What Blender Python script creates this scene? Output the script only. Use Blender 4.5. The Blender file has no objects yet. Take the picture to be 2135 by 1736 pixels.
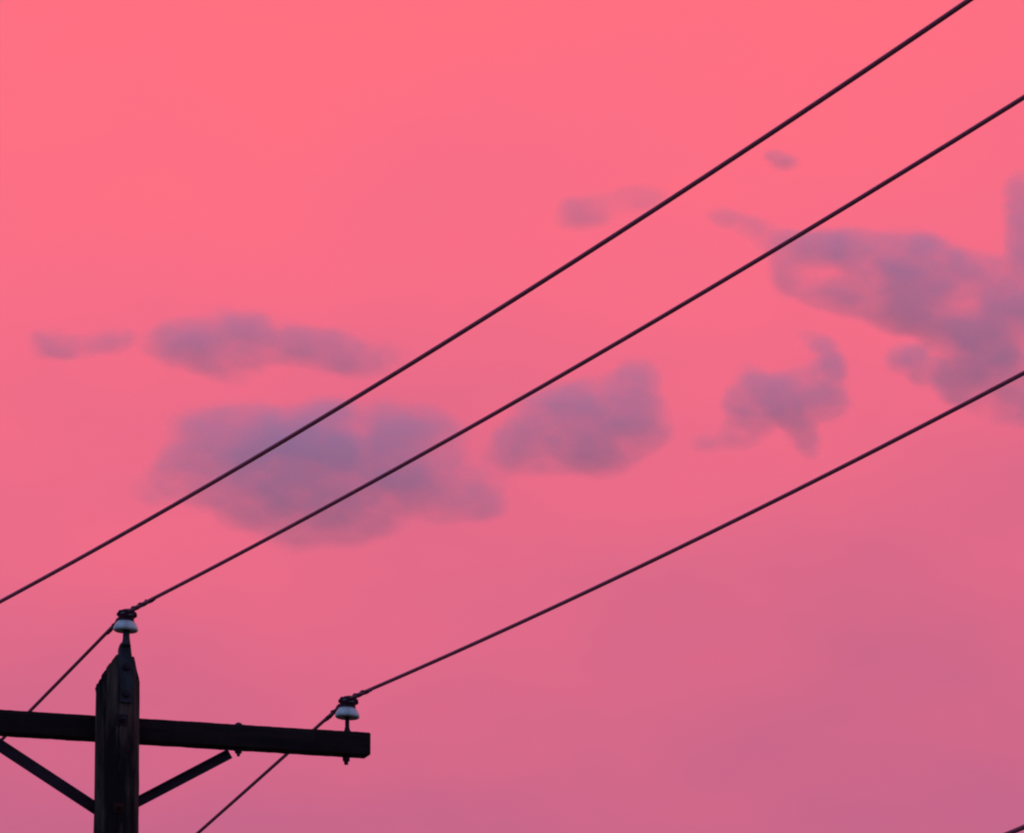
import bpy, bmesh, math, random
from mathutils import Vector, Matrix, noise

R = math.radians
random.seed(7)
scene = bpy.context.scene
col = scene.collection

# ------------------------------------------------------------------ camera
W, H, F = 2135.0, 1736.0, 19717.0          # photo grid used for measuring; focal length in those pixels
PITCH = 0.23479
EYE = Vector((0, 0, 1.6))
cd = bpy.data.cameras.new('camera')
cd.sensor_fit = 'HORIZONTAL'
cd.sensor_width = 36.0
cd.lens = 36.0 * F / W
cd.clip_start, cd.clip_end = 0.5, 200000.0
cam = bpy.data.objects.new('camera', cd)
col.objects.link(cam)
cam.location = EYE
cam.rotation_euler = (math.pi / 2 + PITCH, 0, 0)
scene.camera = cam

# ------------------------------------------------------------------ sky
SUN_AZ = R(28)                              # the sun has just set beyond the wires, to the right (0 = +y)
world = bpy.data.worlds.new('World')
scene.world = world
world.use_nodes = True
nt = world.node_tree
nt.nodes.clear()
L = nt.links.new


def nd(tree, kind, **kw):
    n = tree.nodes.new(kind)
    for k, v in kw.items():
        setattr(n, k, v)
    return n


def math_node(tree, op, a, b=None, clamp=False):
    n = nd(tree, 'ShaderNodeMath', operation=op, use_clamp=clamp)
    for i, v in enumerate((a, b)):
        if v is None:
            continue
        if isinstance(v, (int, float)):
            n.inputs[i].default_value = v
        else:
            tree.links.new(v, n.inputs[i])
    return n.outputs[0]


def ramp(tree, fac, stops, interp='EASE'):
    n = nd(tree, 'ShaderNodeValToRGB')
    n.color_ramp.interpolation = interp
    e = n.color_ramp.elements
    while len(e) < len(stops):
        e.new(0.5)
    for i, (p, c) in enumerate(stops):
        e[i].position = p
        e[i].color = (*c, 1)
    tree.links.new(fac, n.inputs[0])
    return n.outputs[0]


tc = nd(nt, 'ShaderNodeTexCoord')
sep = nd(nt, 'ShaderNodeSeparateXYZ')
L(tc.outputs['Generated'], sep.inputs[0])
# soft streaks that bend the bands of the afterglow
mp = nd(nt, 'ShaderNodeMapping')
mp.inputs['Scale'].default_value = (1.0, 1.0, 1.9)
mp.inputs['Rotation'].default_value = (0, R(14), 0)
L(tc.outputs['Generated'], mp.inputs[0])
nz = nd(nt, 'ShaderNodeTexNoise')
nz.inputs['Scale'].default_value = 26
nz.inputs['Detail'].default_value = 5
nz.inputs['Roughness'].default_value = 0.5
L(mp.outputs[0], nz.inputs['Vector'])
wob = math_node(nt, 'MULTIPLY', math_node(nt, 'SUBTRACT', nz.outputs[0], 0.5), 0.058)
tilt = math_node(nt, 'MULTIPLY', sep.outputs['X'], -0.03)
elev = math_node(nt, 'ADD', math_node(nt, 'ADD', sep.outputs['Z'], wob), tilt)
glow = ramp(nt, elev, [
    (0.0, (0.30, 0.10, 0.20)),
    (0.185, (0.56, 0.130, 0.252)),
    (0.215, (0.74, 0.140, 0.245)),
    (0.245, (0.93, 0.152, 0.240)),
    (0.275, (1.02, 0.158, 0.215)),
    (0.50, (0.72, 0.18, 0.28)),
    (1.0, (0.20, 0.27, 0.58))], 'LINEAR')
# away from the sunset the sky is dusky blue
dot = nd(nt, 'ShaderNodeVectorMath', operation='DOT_PRODUCT')
L(tc.outputs['Generated'], dot.inputs[0])
dot.inputs[1].default_value = (math.sin(SUN_AZ), math.cos(SUN_AZ), 0)
mr = nd(nt, 'ShaderNodeMapRange', interpolation_type='SMOOTHERSTEP')
mr.inputs['From Min'].default_value = 0.05
mr.inputs['From Max'].default_value = 0.90
L(dot.outputs['Value'], mr.inputs['Value'])
mix = nd(nt, 'ShaderNodeMix', data_type='RGBA')
L(mr.outputs[0], mix.inputs['Factor'])
mix.inputs['A'].default_value = (0.19, 0.295, 0.61, 1)
L(glow, mix.inputs['B'])
bg_glow = nd(nt, 'ShaderNodeBackground')
L(mix.outputs['Result'], bg_glow.inputs[0])
sky = nd(nt, 'ShaderNodeTexSky', sky_type='NISHITA')
sky.sun_disc = False
sky.sun_elevation = R(-4)
sky.sun_rotation = SUN_AZ
bg_sky = nd(nt, 'ShaderNodeBackground')
bg_sky.inputs[1].default_value = 0.05
L(sky.outputs[0], bg_sky.inputs[0])
add = nd(nt, 'ShaderNodeAddShader')
L(bg_glow.outputs[0], add.inputs[0])
L(bg_sky.outputs[0], add.inputs[1])
wo = nd(nt, 'ShaderNodeOutputWorld')
L(add.outputs[0], wo.inputs[0])

# last weak light from the sunset, low behind the pole
sd = bpy.data.lights.new('sun', 'SUN')
sd.energy = 0.12
sd.angle = R(12)
sd.color = (1.0, 0.45, 0.35)
sun = bpy.data.objects.new('sun', sd)
col.objects.link(sun)
sv = Vector((math.sin(SUN_AZ) * math.cos(R(3)), math.cos(SUN_AZ) * math.cos(R(3)), math.sin(R(3))))
sun.rotation_euler = sv.to_track_quat('Z', 'Y').to_euler()
sun.location = (0, 0, 30)

scene.view_settings.view_transform = 'Standard'
scene.view_settings.look = 'None'
scene.view_settings.exposure = 0
scene.view_settings.gamma = 1
scene.view_settings.use_curve_mapping = False
scene.cycles.filter_width = 2.1
scene.cycles.volume_bounces = 3
scene.cycles.volume_step_rate = 0.5
scene.cycles.volume_max_steps = 256

# ------------------------------------------------------------------ measuring helpers
FW = Vector((0, math.cos(PITCH), math.sin(PITCH)))
UP = Vector((0, -math.sin(PITCH), math.cos(PITCH)))
RT = Vector((1, 0, 0))


def ray(px, py):
    return FW + RT * ((px - W / 2) / F) + UP * ((H / 2 - py) / F)


POLE = Vector((-1.70240728, 40.0, 0.0))
TURN = 0.30191883                            # the crossarm is turned this far from square to the view
AX = Vector((math.cos(TURN), math.sin(TURN), 0))
NV = Vector((math.sin(TURN), -math.cos(TURN), 0))   # towards the viewer, square to the crossarm


def at(px, py, away):
    """A photo point on the upright plane that lies 'away' metres behind the pole's axis; pole-local."""
    v = ray(px, py)
    t = ((POLE - NV * away - EYE).dot(NV)) / v.dot(NV)
    p = EYE + v * t - POLE
    return Vector((p.dot(AX), away, p.z))


# ------------------------------------------------------------------ materials
def new_mat(name):
    m = bpy.data.materials.new(name)
    m.use_nodes = True
    t = m.node_tree
    b = t.nodes['Principled BSDF']
    return m, t, b


def streaked(name, dark, light, scale, rough=0.85, metallic=0.0, detail=6, bump=0.3, fine=90, spec=0.25, lo=0.35, hi=0.72):
    m, t, b = new_mat(name)
    c = nd(t, 'ShaderNodeTexCoord')
    mpn = nd(t, 'ShaderNodeMapping')
    mpn.inputs['Scale'].default_value = scale
    t.links.new(c.outputs['Object'], mpn.inputs[0])
    n1 = nd(t, 'ShaderNodeTexNoise')
    n1.inputs['Scale'].default_value = 1.0
    n1.inputs['Detail'].default_value = detail
    n1.inputs['Roughness'].default_value = 0.62
    t.links.new(mpn.outputs[0], n1.inputs['Vector'])
    r = ramp(t, n1.outputs[0], [(lo, dark), (hi, light)], 'LINEAR')
    t.links.new(r, b.inputs['Base Color'])
    b.inputs['Roughness'].default_value = rough
    b.inputs['Metallic'].default_value = metallic
    b.inputs['Specular IOR Level'].default_value = spec
    n2 = nd(t, 'ShaderNodeTexNoise')
    n2.inputs['Scale'].default_value = fine
    n2.inputs['Detail'].default_value = 4
    t.links.new(c.outputs['Object'], n2.inputs['Vector'])
    s = math_node(t, 'ADD', n1.outputs[0], math_node(t, 'MULTIPLY', n2.outputs[0], 0.4))
    bp = nd(t, 'ShaderNodeBump')
    bp.inputs['Strength'].default_value = bump
    bp.inputs['Distance'].default_value = 0.004
    t.links.new(s, bp.inputs['Height'])
    t.links.new(bp.outputs[0], b.inputs['Normal'])
    return m


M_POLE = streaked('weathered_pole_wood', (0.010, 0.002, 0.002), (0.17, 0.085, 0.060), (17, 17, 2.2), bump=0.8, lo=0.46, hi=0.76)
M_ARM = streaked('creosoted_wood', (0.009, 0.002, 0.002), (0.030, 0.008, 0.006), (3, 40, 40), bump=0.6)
M_STEEL = streaked('galvanised_steel', (0.022, 0.016, 0.018), (0.075, 0.060, 0.068), (18, 18, 9), rough=0.6, metallic=0.3, bump=0.15)
M_BRACE = streaked('dull_brace_steel', (0.020, 0.005, 0.008), (0.055, 0.016, 0.024), (9, 25, 25), rough=0.65, metallic=0.2, bump=0.2)
M_RUST = streaked('rusty_iron', (0.02, 0.004, 0.003), (0.085, 0.014, 0.009), (60, 60, 60), rough=0.9, bump=0.4)
M_WIRE = streaked('weathered_conductor', (0.36, 0.05, 0.085), (0.50, 0.075, 0.125), (60, 6, 60), rough=0.7, metallic=0.2, bump=0.1)
M_TIE = streaked('tarnished_tie_wire', (0.045, 0.010, 0.020), (0.10, 0.022, 0.04), (60, 60, 60), rough=0.7, metallic=0.2, bump=0.1)
M_GLAZE = streaked('grey_glazed_porcelain', (0.42, 0.38, 0.35), (0.74, 0.68, 0.62), (22, 22, 30), rough=0.28, bump=0.05, spec=0.5, lo=0.3, hi=0.6)
M_GROUND = streaked('dusk_grass', (0.06, 0.07, 0.03), (0.13, 0.13, 0.06), (0.15, 0.15, 0.15), rough=1.0, bump=0.2, fine=6)


# ------------------------------------------------------------------ mesh helpers
def link(name, me, mat, parent=None, smooth=True):
    o = bpy.data.objects.new(name, me)
    col.objects.link(o)
    if mat:
        me.materials.append(mat)
    if smooth:
        me.polygons.foreach_set('use_smooth', [True] * len(me.polygons))
    if parent:
        o.parent = parent
    return o


def loft(rings, cap=True, closed=True):
    """Vertices and faces of a skin over equal-length rings."""
    n = len(rings[0])
    v = [p for r in rings for p in r]
    f = []
    for i in range(len(rings) - 1):
        for j in range(n if closed else n - 1):
            k = (j + 1) % n
            f.append((i * n + j, i * n + k, (i + 1) * n + k, (i + 1) * n + j))
    if cap:
        f.append(tuple(reversed(range(n))))
        f.append(tuple(range((len(rings) - 1) * n, len(rings) * n)))
    return v, f


def mesh(name, *parts):
    v, f = [], []
    for pv, pf in parts:
        b = len(v)
        v += [tuple(p) for p in pv]
        f += [tuple(i + b for i in q) for q in pf]
    me = bpy.data.meshes.new(name)
    me.from_pydata(v, [], f)
    bm = bmesh.new()
    bm.from_mesh(me)
    bmesh.ops.recalc_face_normals(bm, faces=bm.faces)
    bm.to_mesh(me)
    bm.free()
    me.update()
    return me


def lathe(profile, n=48, centre=(0, 0, 0), axis=None, wobble=0.0):
    c = Vector(centre)
    rings = []
    for r, z in profile:
        ring = []
        for j in range(n):
            a = 2 * math.pi * j / n
            p = Vector((r * math.cos(a), r * math.sin(a), z))
            if wobble:
                p *= 1 + wobble * noise.noise(p * 40)
            ring.append((axis @ p if axis else p) + c)
        rings.append(ring)
    return loft(rings)


def tube(pts, radius, n=8):
    pts = [Vector(p) for p in pts]
    rings = []
    ref = None
    for i, p in enumerate(pts):
        t = (pts[min(i + 1, len(pts) - 1)] - pts[max(i - 1, 0)]).normalized()
        if ref is None:
            ref = t.orthogonal().normalized()
        ref = (ref - t * ref.dot(t)).normalized()
        b = t.cross(ref)
        r = radius(i) if callable(radius) else radius
        rings.append([p + (ref * math.cos(2 * math.pi * j / n) + b * math.sin(2 * math.pi * j / n)) * r for j in range(n)])
    return loft(rings)


def rounded_rect(w, h, bevel, seg=3):
    pts = []
    for cx, cy, a0 in ((w / 2 - bevel, h / 2 - bevel, 0), (-w / 2 + bevel, h / 2 - bevel, 90),
                       (-w / 2 + bevel, -h / 2 + bevel, 180), (w / 2 - bevel, -h / 2 + bevel, 270)):
        for s in range(seg + 1):
            a = R(a0 + 90 * s / seg)
            pts.append((cx + bevel * math.cos(a), cy + bevel * math.sin(a)))
    return pts


def bar(p0, p1, section, seg=2, rough=0.0, upv=Vector((0, 0, 1)), end=0.0):
    """A bar with the given section (sideways, upwards) from p0 to p1, its surface uneven by 'rough'."""
    p0, p1 = Vector(p0), Vector(p1)
    d = (p1 - p0).normalized()
    s = d.cross(upv).normalized()
    u = s.cross(d)
    rings = []
    ts = [i / seg for i in range(seg + 1)]
    if end:
        ln = (p1 - p0).length
        ts = [0, end / ln] + [t for t in ts if end * 2 / ln < t < 1 - end * 2 / ln] + [1 - end / ln, 1]
    for i, t in enumerate(ts):
        k = 0.93 if end and i in (0, len(ts) - 1) else 1.0
        ring = []
        for a, b in section:
            q = p0.lerp(p1, t) + s * a * k + u * b * k
            if rough:
                g = Vector((q.x * 14, q.y * 60, q.z * 60))
                q += (s * a + u * b).normalized() * rough * (noise.noise(g) + 0.7 * noise.noise(g * 3.1))
            ring.append(q)
        rings.append(ring)
    return loft(rings)


def hexnut(c, r, h, axis=None, n=6):
    return lathe([(r * 0.86, -h / 2), (r, -h / 2 + 0.12 * h), (r, h / 2 - 0.12 * h), (r * 0.86, h / 2)], n, c, axis)


def tag(o, label, cat, group=None):
    o['label'] = label
    o['category'] = cat
    if group:
        o['group'] = group


# ------------------------------------------------------------------ ground
GS = 60000.0
n = 24
gv = [((i / n - 0.5) * 2 * GS, (j / n - 0.5) * 2 * GS, 0) for j in range(n + 1) for i in range(n + 1)]
gf = [(j * (n + 1) + i, j * (n + 1) + i + 1, (j + 1) * (n + 1) + i + 1, (j + 1) * (n + 1) + i) for j in range(n) for i in range(n)]
ground = link('ground', mesh('ground', (gv, gf)), M_GROUND, smooth=False)
ground['kind'] = 'structure'

# ------------------------------------------------------------------ utility pole
pole = bpy.data.objects.new('utility_pole', None)
pole.location = POLE
pole.rotation_euler = (0, 0, TURN)
col.objects.link(pole)
tag(pole, 'dark weathered wooden utility pole with crossarm and grey insulators at lower left', 'utility pole')

P_PEAK = at(240, 1374, 0).z
P_LOW = at(200, 1431, 0).z
R_TOP = 0.0925                                # radius at the head; the butt is thicker


def pole_r(z):
    return R_TOP + (P_PEAK - z) * 0.0040


CA, SA = math.cos(TURN), math.sin(TURN)


def head_height(x, y):
    """The head is cut to a slope towards one side and split away on the other."""
    xi = x * CA - y * SA                       # sideways along the street side
    z = P_PEAK
    if xi < -0.006:
        z -= (-0.006 - xi) * (P_PEAK - P_LOW) / (R_TOP - 0.006)
    if xi > 0.071:
        z -= (xi - 0.071) * 4.6
    g = Vector((x * 55, y * 55, 3.3))
    return z + 0.006 * noise.noise(g) + 0.004 * noise.noise(g * 2.7)


def bark(a, z, r):
    """Checks, grain ridges and knots in the pole's surface."""
    q = Vector((math.cos(a) * 7, math.sin(a) * 7, z * 0.75))
    d = 0.0040 * noise.noise(q * 1.1) + 0.0024 * noise.noise(Vector((q.x * 3, q.y * 3, q.z * 3)))
    c = noise.noise(Vector((math.cos(a) * 4.2 + 9, math.sin(a) * 4.2, z * 0.35)))
    d -= 0.0085 * math.exp(-(c / 0.035) ** 2)           # long drying checks
    s = noise.noise(Vector((math.cos(a) * 2 + 3, math.sin(a) * 2, z * 4.5)))
    d += 0.0045 * max(0.0, s - 0.25)
    return r + d


NA = 160
zs = [0.0, 1.0, 2.5, 4.0, 5.5, 6.6, 7.4] + [7.8 + i * 0.012 for i in range(int((P_LOW - 0.03 - 7.8) / 0.012) + 1)]
rings = []
for z in zs:
    rings.append([(bark(2 * math.pi * j / NA, z, pole_r(z)) * math.cos(2 * math.pi * j / NA),
                   bark(2 * math.pi * j / NA, z, pole_r(z)) * math.sin(2 * math.pi * j / NA), z) for j in range(NA)])
z0 = zs[-1]
for s in range(1, 11):
    ring = []
    for j in range(NA):
        a = 2 * math.pi * j / NA
        r0 = R_TOP
        zt = head_height(r0 * math.cos(a), r0 * math.sin(a))
        z = z0 + (max(zt, z0 + 0.004) - z0) * s / 10
        rr = bark(a, z, pole_r(z))
        rr += 0.004 * math.exp(-((zt - z) / 0.012) ** 2) * (1 if math.cos(a) < 0 else 0.0)   # frayed rim on the low side
        ring.append((rr * math.cos(a), rr * math.sin(a), z))
    rings.append(ring)
for s in range(1, 12):
    k = 1 - s / 12
    ring = []
    for j in range(NA):
        a = 2 * math.pi * j / NA
        rr = R_TOP * k
        x, y = rr * math.cos(a), rr * math.sin(a)
        ring.append((x, y, max(head_height(x, y), z0 + 0.004)))
    rings.append(ring)
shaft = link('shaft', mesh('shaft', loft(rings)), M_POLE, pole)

# crossarm: behind the pole, bolted through it
Y_ARM = 0.125
zt = at(400, 1504, Y_ARM).z
ARM_Z = 0.5 * (at(400, 1504.0, Y_ARM - .045).z + at(400, 1554.5, Y_ARM - .045).z) + 0.006
ARM_H = 0.1005
XR = at(767, 1550, Y_ARM).x
ARM_L = -XR
sec = rounded_rect(0.09, ARM_H, 0.005)
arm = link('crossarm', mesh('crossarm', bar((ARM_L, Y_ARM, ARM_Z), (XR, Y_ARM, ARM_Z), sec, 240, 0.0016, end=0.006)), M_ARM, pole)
for p in arm.data.polygons:
    p.use_smooth = len(p.vertices) < 6
ARM_T, ARM_B = ARM_Z + ARM_H / 2, ARM_Z - ARM_H / 2

FRONT = Matrix(((1, 0, 0), (0, 0, -1), (0, 1, 0)))     # turns a lathe to point at the street


def bolt_front(name, z, x, mat, parent, r=0.014, y=None):
    y = -pole_r(z) if y is None else y
    parts = [bar((x, y + 0.004, z), (x, y - 0.005, z), rounded_rect(r * 3.4, r * 3.4, 0.003), 1, upv=Vector((0, 0, 1))),
             hexnut((x, y - 0.011, z), r, 0.013, FRONT),
             lathe([(r * 0.5, 0), (r * 0.5, 0.02), (r * 0.3, 0.024)], 12, (x, y - 0.014, z), FRONT)]
    return link(name, mesh(name, *parts), mat, parent, smooth=False)


bolt_front('through_bolt', ARM_Z, -0.006, M_BRACE, arm)


def brace(p_arm, p_pole, w, mat, bx):
    """Angle-steel brace from under the arm to the back of the pole, with a flattened tab under the arm."""
    t = 0.006
    L_sec = [(-0.016, w / 2), (0.016, w / 2), (0.016, w / 2 - t), (-0.016 + t, w / 2 - t), (-0.016 + t, -w / 2), (-0.016, -w / 2)]
    L_sec = [(-a, b) for a, b in L_sec]
    L_sec = [(0.016, w / 2), (-0.016, w / 2), (-0.016, w / 2 - t), (0.010, w / 2 - t), (0.010, -w / 2), (0.016, -w / 2)]
    d = (p_pole - p_arm).normalized()
    body = bar(p_arm, p_pole, L_sec, 10)
    o = link('brace', mesh('brace', body), mat, pole, smooth=False)
    tab = bar((p_arm.x + d.x * 0.03, p_arm.y, ARM_B - 0.0045), (bx + math.copysign(0.02, -d.x), p_arm.y, ARM_B - 0.0045),
              rounded_rect(0.03, 0.006, 0.002), 1)
    link('mounting_tab', mesh('mounting_tab', tab), mat, o, smooth=False)
    return o


Y_BR = Y_ARM - 0.012
bR = at(497, 1567, Y_BR).x
bL = -at(535, 1567, Y_BR).x
a_r, q_r = at(481, 1569.0, Y_BR), at(288.7, 1669.7, Y_BR)
a_l, q_l = at(-28, 1537, Y_BR), at(196.2, 1684, Y_BR)
f_r = q_r + (q_r - a_r).normalized() * 0.10
f_l = q_l + (q_l - a_l).normalized() * 0.10
br_r = brace(a_r, f_r, 0.044, M_BRACE, bR)
br_l = brace(a_l, f_l, 0.053, M_BRACE, at(-48, 1540, Y_BR).x)
bolt_front('brace_bolt', at(248, 1682, -0.1).z, at(248, 1682, -0.1).x, M_RUST, shaft, r=0.013)


def arm_bolt(x, y):
    parts = [lathe([(0.0075, ARM_B - 0.034), (0.0075, ARM_T + 0.004)], 12, (x, y, 0)),
             hexnut((x, y, ARM_B - 0.0145), 0.0155, 0.016),
             lathe([(0.019, 0), (0.017, 0.006), (0.010, 0.012), (0.003, 0.0145)], 20, (x, y, ARM_T + 0.0005)),
             lathe([(0.021, -0.003), (0.021, 0.0)], 20, (x, y, ARM_B - 0.0076))]
    return link('carriage_bolt', mesh('carriage_bolt', *parts), M_BRACE, arm, smooth=False)


arm_bolt(bR, Y_BR)
arm_bolt(at(-48, 1540, Y_BR).x, Y_BR)

# insulators
RI = 0.0545


def insulator(base, k=1.0, tilt_deg=3.0):
    """Porcelain pin insulator: open skirt, dome, neck groove and saddled crown; base = middle of the skirt's rim."""
    r = RI * k
    prof = [(0.30, 0.62), (0.42, 0.55), (0.46, 0.06), (0.52, 0.03), (0.57, 0.10), (0.66, 0.34), (0.80, 0.22), (0.86, 0.0), (0.90, -0.01),
            (0.955, 0.03), (0.99, 0.09), (1.0, 0.15), (0.985, 0.24), (0.935, 0.38), (0.865, 0.52), (0.77, 0.65), (0.66, 0.76), (0.55, 0.84),
            (0.49, 0.92), (0.48, 1.00), (0.50, 1.10), (0.56, 1.17), (0.625, 1.24), (0.645, 1.34), (0.62, 1.46), (0.55, 1.55), (0.42, 1.605), (0.2, 1.61)]
    me = mesh('insulator', lathe([(a * r, b * r) for a, b in prof], 64))
    for v in me.vertices:                       # the saddle groove that carries the wire
        if v.co.z > 1.15 * r:
            v.co.z -= 0.22 * r * math.exp(-(v.co.x / (0.17 * r)) ** 2) * min(1, (v.co.z / r - 1.15) / 0.2)
    o = link('insulator', me, M_GLAZE, pole)
    o.location = base
    o.rotation_euler = (0, R(tilt_deg), 0)
    loops = []                                  # tie wire turned round the neck
    for q, (rr, z) in enumerate(((0.60, 0.80), (0.56, 0.90), (0.55, 1.00), (0.57, 1.10), (0.66, 1.20), (0.70, 1.31), (0.68, 1.42), (0.60, 1.52))):
        wav = 0.0012 if q < 4 else 0.0034
        loops.append(tube([((rr * r) * math.cos(a * 0.2094) * (1 + 0.03 * math.sin(a + q)), (rr * r) * math.sin(a * 0.2094),
                            z * r + wav * math.sin(a * 0.42 + q * 2)) for a in range(31)], 0.0038, 8))
    for q, (y0, sx) in enumerate(((-0.46, 1), (-0.34, -1), (-0.2, 1), (-0.06, -1), (0.30, 1))):      # turns crossing over the crown and the wire
        loops.append(tube([(sx * r * 0.74, y0 * r * 0.4, 1.20 * r), (sx * r * 0.68, y0 * r * 0.7, 1.42 * r), (sx * r * 0.38, y0 * r, 1.60 * r),
                           (0.0, y0 * r, 1.66 * r), (-sx * r * 0.38, y0 * r, 1.58 * r), (-sx * r * 0.70, y0 * r * 0.6, 1.40 * r),
                           (-sx * r * 0.72, y0 * r * 0.3, 1.22 * r)], 0.0044, 8))
    tw = link('neck_tie', mesh('neck_tie', *loops), M_TIE, o)
    return o


I3 = at(724, 1495.5, Y_ARM)
I1 = Vector((-I3.x, Y_ARM, I3.z))
I2 = at(262, 1315, -0.118)


def arm_pin(c):
    """Forged steel pin standing on the arm, its stud through to a nut below."""
    z1 = c.z + 0.03
    parts = [lathe([(0.026, ARM_T - 0.001), (0.025, ARM_T + 0.004), (0.015, ARM_T + 0.009), (0.0115, ARM_T + 0.018), (0.0095, ARM_T + 0.03),
                    (0.0095, z1 - 0.01), (0.013, z1)], 24, (c.x, c.y, 0))]
    o = link('insulator_pin', mesh('insulator_pin', *parts), M_BRACE, pole)
    low = [lathe([(0.008, ARM_B - 0.040), (0.0095, ARM_B - 0.036), (0.0095, ARM_B + 0.004)], 16, (c.x - 0.004, c.y, 0)),
           hexnut((c.x - 0.004, c.y, ARM_B - 0.0155), 0.0165, 0.019),
           lathe([(0.022, -0.004), (0.022, 0.0)], 4, (c.x - 0.004, c.y, ARM_B - 0.0015))]
    link('stud_nut', mesh('stud_nut', *low), M_BRACE, o, smooth=False)
    return o


for c in (I3, I1):
    insulator(c)
    arm_pin(c)
insulator(I2, 1.0)

# pole-top pin: a steel channel strapped to the street face of the pole, drawn out into a pin
YP = -0.118


def station(py, w, d, y, dx=0.0):
    c = at(263 + dx, py, y)
    t = 0.006
    hw = w / 2
    return [(c.x - hw, y + d, c.z), (c.x - hw, y, c.z), (c.x + hw, y, c.z), (c.x + hw, y + d, c.z),
            (c.x + hw - t, y + d, c.z), (c.x + hw - t, y + t, c.z), (c.x - hw + t, y + t, c.z), (c.x - hw + t, y + d, c.z)]


yb = -R_TOP - 0.014
rings = [station(1463, .054, .022, yb, 1), station(1440, .056, .022, yb, 1), station(1400, .058, .022, yb, 0.5), station(1374, .060, .022, yb, -1),
         station(1352, .053, .022, yb - .003, -2), station(1343, .046, .022, yb - .003, -1), station(1338, .036, .022, yb - .002)]
pin = link('pole_top_pin', mesh('pole_top_pin', loft(rings)), M_STEEL, pole, smooth=False)
c0, c1 = at(263, 1346, YP), at(262, 1313, YP)
stem = lathe([(0.020, c0.z), (0.0185, c0.z + .012), (0.0155, c0.z + .035), (0.0140, c1.z - .004), (0.0135, c1.z + 0.03)], 20, (c0.x, YP, 0))
link('stem', mesh('stem', stem), M_STEEL, pin)
for py in (1390, 1446):
    c = at(263.5, py, yb)
    parts = [lathe([(0.018, 0.0), (0.018, 0.004)], 20, (c.x, yb + 0.001, c.z), FRONT), hexnut((c.x, yb - 0.009, c.z), 0.0135, 0.012, FRONT)]
    link('bolt', mesh('bolt', *parts), M_BRACE, pin, smooth=False)

# spool bracket for the low wire, farther down the pole
Z_N = 7.918
parts = [bar((0.02, -pole_r(Z_N) + 0.004, Z_N - 0.07), (0.02, -pole_r(Z_N) + 0.004, Z_N + 0.07), rounded_rect(0.04, 0.012, 0.003), 1, upv=Vector((0, 1, 0)))]
for s in (-1, 1):
    parts.append(bar((0.02, -pole_r(Z_N), Z_N + s * 0.055), (0.02, -pole_r(Z_N) - 0.075, Z_N + s * 0.055), rounded_rect(0.04, 0.008, 0.002), 1))
brk = link('spool_bracket', mesh('spool_bracket', *parts), M_STEEL, pole, smooth=False)
YN = -pole_r(Z_N) - 0.045
link('spool', mesh('spool', lathe([(0.020, -.05), (0.036, -.045), (0.036, -.025), (0.022, 0), (0.036, .025), (0.036, .045), (0.020, .05)], 32, (0.02, YN, Z_N))),
     M_GLAZE, brk)

# ------------------------------------------------------------------ wires
B_NEAR, B_FAR = 0.300095, 0.293648
DN = Vector((math.sin(B_NEAR), -math.cos(B_NEAR), 0))
DF = Vector((-math.sin(B_FAR), math.cos(B_FAR), 0))


def to_world(p):
    return POLE + AX * p.x - NV * p.y + Vector((0, 0, p.z))


def wire(p_local, s, k, sf, kf, label, radius=0.0080, wraps=(0.46, 0.34)):
    """One conductor, sagging to both sides of where it is tied."""
    c = to_world(p_local)
    ln, lf = s / k, sf / kf

    def near(t):
        return c + DN * t + Vector((0, 0, -s * t + k * t * t))

    def far(t):
        return c + DF * t + Vector((0, 0, -sf * t + kf * t * t))
    tn = [0.02 * 1.17 ** i for i in range(0, 100)]
    tn = [t for t in tn if t < 1.0] + [1.0 + i * 0.5 for i in range(int((ln - 1) / 0.5) + 1)]
    tf = [t for t in [0.02 * 1.17 ** i for i in range(100)] if t < 1.0] + [1.0 + i * 0.75 for i in range(int((lf - 1) / 0.75) + 1)]
    pts = [far(t) for t in reversed(tf)] + [c + Vector((0, 0, -0.0006))] + [near(t) for t in tn]
    me = mesh('overhead_wire', tube([p - c for p in pts], radius, 10))
    o = link('overhead_wire', me, M_WIRE)
    o.location = c
    tag(o, label, 'wire', 'overhead wires')
    if wraps:
        for fn, ln_w, ph in ((near, wraps[0], 0.3), (far, wraps[1], 2.1)):
            for strand in (0.0, 2.1, 4.2):
                end = ln_w - 0.03 * strand
                hp = []
                for i in range(121):
                    t = 0.02 + (end - 0.02) * i / 120
                    d = (fn(t + 0.01) - fn(t)).normalized()
                    u = d.orthogonal().normalized()
                    v = d.cross(u)
                    a = ph + strand + t / 0.34 * 2 * math.pi
                    hp.append(fn(t) - c + (u * math.cos(a) + v * math.sin(a)) * (radius + 0.0008))
                link('tie_wire', mesh('tie_wire', tube(hp, 0.0040, 6)), M_TIE, o)
    return o


def crown(i):
    return Vector((i.x + 0.004, i.y, i.z + RI * 1.40 + 0.0080))


wire(crown(I1), 0.08325, 0.00184, 0.0545, 0.0009, 'uppermost dark wire, running from the left edge up to the top edge')
wire(crown(I2), 0.07436, 0.00156, 0.0568, 0.0009, "middle dark wire tied to the insulator on the pole's top")
wire(crown(I3), 0.07717, 0.00187, 0.0522, 0.0009, "dark wire tied to the insulator on the crossarm's right end", wraps=(0.36, 0.38))
wire(Vector((0.02, YN - 0.036, Z_N)), 0.0772, 0.00180, 0.0522, 0.0009, 'lowest dark wire, only cutting across the bottom right corner')

# ------------------------------------------------------------------ clouds
CLOUD_ALT = 1500.0


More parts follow.
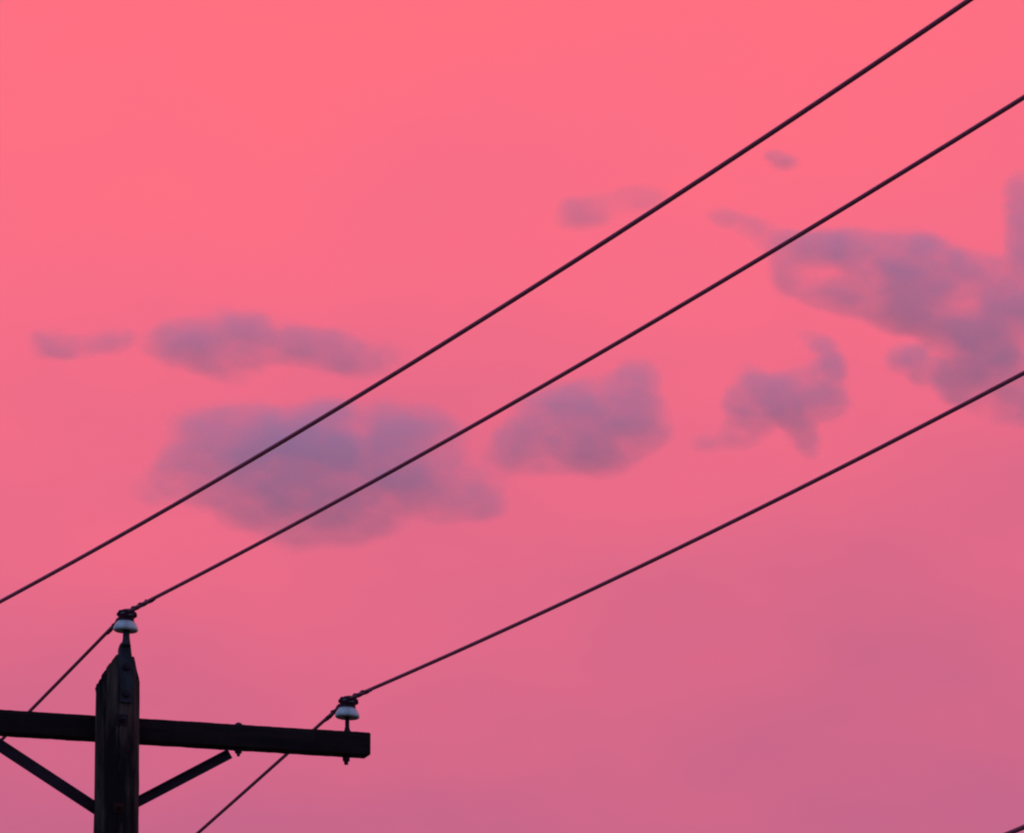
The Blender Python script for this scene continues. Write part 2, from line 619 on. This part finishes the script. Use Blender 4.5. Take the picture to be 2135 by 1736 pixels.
def cloud(blobs, label, dens, spread=1.2, th=0.30, soft=1.1, amp=1.15, seed=0.0):
    """A real cloud body at cloud height: ellipsoid puffs (photo x, y, half width, half height) worn away by noise."""
    cx = sum(b[0] * b[2] * b[3] for b in blobs) / sum(b[2] * b[3] for b in blobs)
    cy = sum(b[1] * b[2] * b[3] for b in blobs) / sum(b[2] * b[3] for b in blobs)
    v = ray(cx, cy)
    dist = (CLOUD_ALT - EYE.z) / v.z
    c = EYE + v * dist
    px = dist / F
    parts, pos = [], []
    rnd = random.Random(int(cx))
    for bx, by, rx, ry in blobs:
        rx, ry = rx * spread * 1.1, ry * spread * 1.14
        r = Vector((rx * px, 0.75 * math.sqrt(rx * ry) * px, ry * px))
        p = RT * ((bx - cx) * px) + UP * ((cy - by) * px) + FW * (rnd.uniform(-0.2, 0.2) * r.y)
        pos.append((p, r))
        lat = [(math.sin(math.pi * i / 14), -math.cos(math.pi * i / 14)) for i in range(1, 14)]
        rings_ = [[Vector((a * math.cos(2 * math.pi * j / 22) * r.x, a * math.sin(2 * math.pi * j / 22) * r.y, z * r.z)) + p for j in range(22)] for a, z in lat]
        parts.append(loft(rings_))
    me = mesh('cloud', *parts)
    m = bpy.data.materials.new('cloud_vapour')
    m.use_nodes = True
    t = m.node_tree
    t.nodes.clear()
    tcn = nd(t, 'ShaderNodeTexCoord')
    F_ = None
    for p, r in pos:
        a = nd(t, 'ShaderNodeVectorMath', operation='SUBTRACT')
        t.links.new(tcn.outputs['Object'], a.inputs[0])
        a.inputs[1].default_value = p
        b = nd(t, 'ShaderNodeVectorMath', operation='DIVIDE')
        t.links.new(a.outputs[0], b.inputs[0])
        b.inputs[1].default_value = r
        dd = nd(t, 'ShaderNodeVectorMath', operation='DOT_PRODUCT')
        t.links.new(b.outputs[0], dd.inputs[0])
        t.links.new(b.outputs[0], dd.inputs[1])
        f = math_node(t, 'SUBTRACT', 1.0, dd.outputs['Value'], clamp=True)
        F_ = f if F_ is None else math_node(t, 'ADD', F_, f)
    F_ = math_node(t, 'MINIMUM', F_, 1.0)
    mpn = nd(t, 'ShaderNodeMapping')
    mpn.inputs['Location'].default_value = (seed, seed * 1.7, 0)
    mpn.inputs['Scale'].default_value = (0.8, 0.8, 1.2)
    t.links.new(tcn.outputs['Object'], mpn.inputs[0])
    nz_ = nd(t, 'ShaderNodeTexNoise')
    nz_.inputs['Scale'].default_value = 1 / (95 * px)
    nz_.inputs['Detail'].default_value = 5
    nz_.inputs['Roughness'].default_value = 0.58
    t.links.new(mpn.outputs[0], nz_.inputs['Vector'])
    g = math_node(t, 'ADD', F_, math_node(t, 'MULTIPLY', math_node(t, 'SUBTRACT', nz_.outputs[0], 0.5), amp * 2))
    mrn = nd(t, 'ShaderNodeMapRange', interpolation_type='SMOOTHSTEP')
    mrn.inputs['From Min'].default_value = th
    mrn.inputs['From Max'].default_value = th + soft
    t.links.new(g, mrn.inputs['Value'])
    edge = math_node(t, 'MULTIPLY', F_, 3.0, clamp=True)
    mean = sum(b[3] for b in blobs) / len(blobs) * px
    den = math_node(t, 'MULTIPLY', math_node(t, 'MULTIPLY', mrn.outputs[0], edge), 1.08 * dens / mean)
    vol = nd(t, 'ShaderNodeVolumePrincipled')
    vol.inputs['Color'].default_value = (0.88, 0.96, 1.0, 1)
    vol.inputs['Anisotropy'].default_value = 0.0
    t.links.new(den, vol.inputs['Density'])
    out = nd(t, 'ShaderNodeOutputMaterial')
    t.links.new(vol.outputs[0], out.inputs['Volume'])
    o = link('cloud', me, m)
    o.location = c
    rm = o.modifiers.new('join', 'REMESH')
    rm.mode = 'VOXEL'
    rm.voxel_size = max(6 * px, 0.5)
    tag(o, label, 'cloud', 'dusk clouds')
    return o


cloud([(440, 690, 105, 55), (380, 722, 90, 52), (470, 752, 80, 50), (560, 706, 110, 55), (650, 730, 95, 42), (740, 738, 110, 50)],
      'thin grey violet cloud streak above the larger cloud left of centre', 0.46, seed=11)
cloud([(470, 908, 130, 65), (570, 960, 210, 115), (680, 985, 220, 130), (770, 925, 170, 95), (870, 905, 105, 68), (900, 1020, 150, 70),
       (965, 1050, 90, 40), (640, 1085, 160, 60), (370, 1005, 100, 60)],
      'largest grey violet cloud, left of centre behind the two upper wires', 0.52, seed=23)
cloud([(1085, 942, 85, 45), (1150, 892, 80, 55), (1230, 880, 110, 70), (1290, 850, 80, 70), (1332, 785, 38, 42), (1200, 945, 95, 42), (1340, 890, 55, 45)],
      'grey violet cloud in the middle, just below the second wire', 0.40, 1.55, seed=37)
cloud([(1567, 815, 55, 52), (1547, 855, 45, 40), (1617, 840, 70, 45), (1662, 792, 42, 38), (1672, 835, 70, 45), (1732, 815, 50, 60), (1727, 755, 32, 45),
       (1702, 714, 32, 20), (1672, 694, 26, 12), (1667, 890, 30, 35), (1687, 925, 24, 34), (1507, 924, 60, 24), (1555, 902, 48, 28)],
      'hook-shaped grey violet cloud between the second and third wires', 0.42, 1.36, seed=41)
cloud([(1510, 452, 32, 18), (1550, 468, 44, 21), (1600, 492, 50, 25), (1667, 527, 65, 32), (1742, 517, 105, 36), (1842, 532, 120, 46), (1942, 562, 105, 52),
       (1652, 570, 40, 32), (1717, 612, 80, 28), (1792, 615, 90, 34), (1867, 637, 95, 42), (1942, 652, 90, 50), (2042, 672, 100, 70), (2067, 737, 105, 78),
       (2105, 595, 70, 70), (2125, 437, 34, 70), (2135, 512, 32, 55), (2042, 787, 80, 45), (2095, 850, 105, 38)],
      'broad grey violet cloud reaching the right edge', 0.42, 1.45, seed=53)
cloud([(1912, 752, 48, 32), (1955, 785, 40, 26)], 'small grey violet cloud tuft left of the broad right cloud', 0.40, 1.6, seed=61)
cloud([(1205, 452, 45, 26), (1270, 428, 65, 28), (1340, 405, 40, 20)], 'faint cloud wisp just under the uppermost wire', 0.20, 1.6, seed=67)
cloud([(1632, 336, 26, 15), (1610, 322, 16, 9)], 'tiny faint cloud puff between the two upper wires', 0.26, 1.7, seed=71)
cloud([(112, 715, 40, 26), (225, 705, 45, 22), (165, 728, 45, 18)], 'faint small cloud near the left edge', 0.26, 1.6, seed=73)
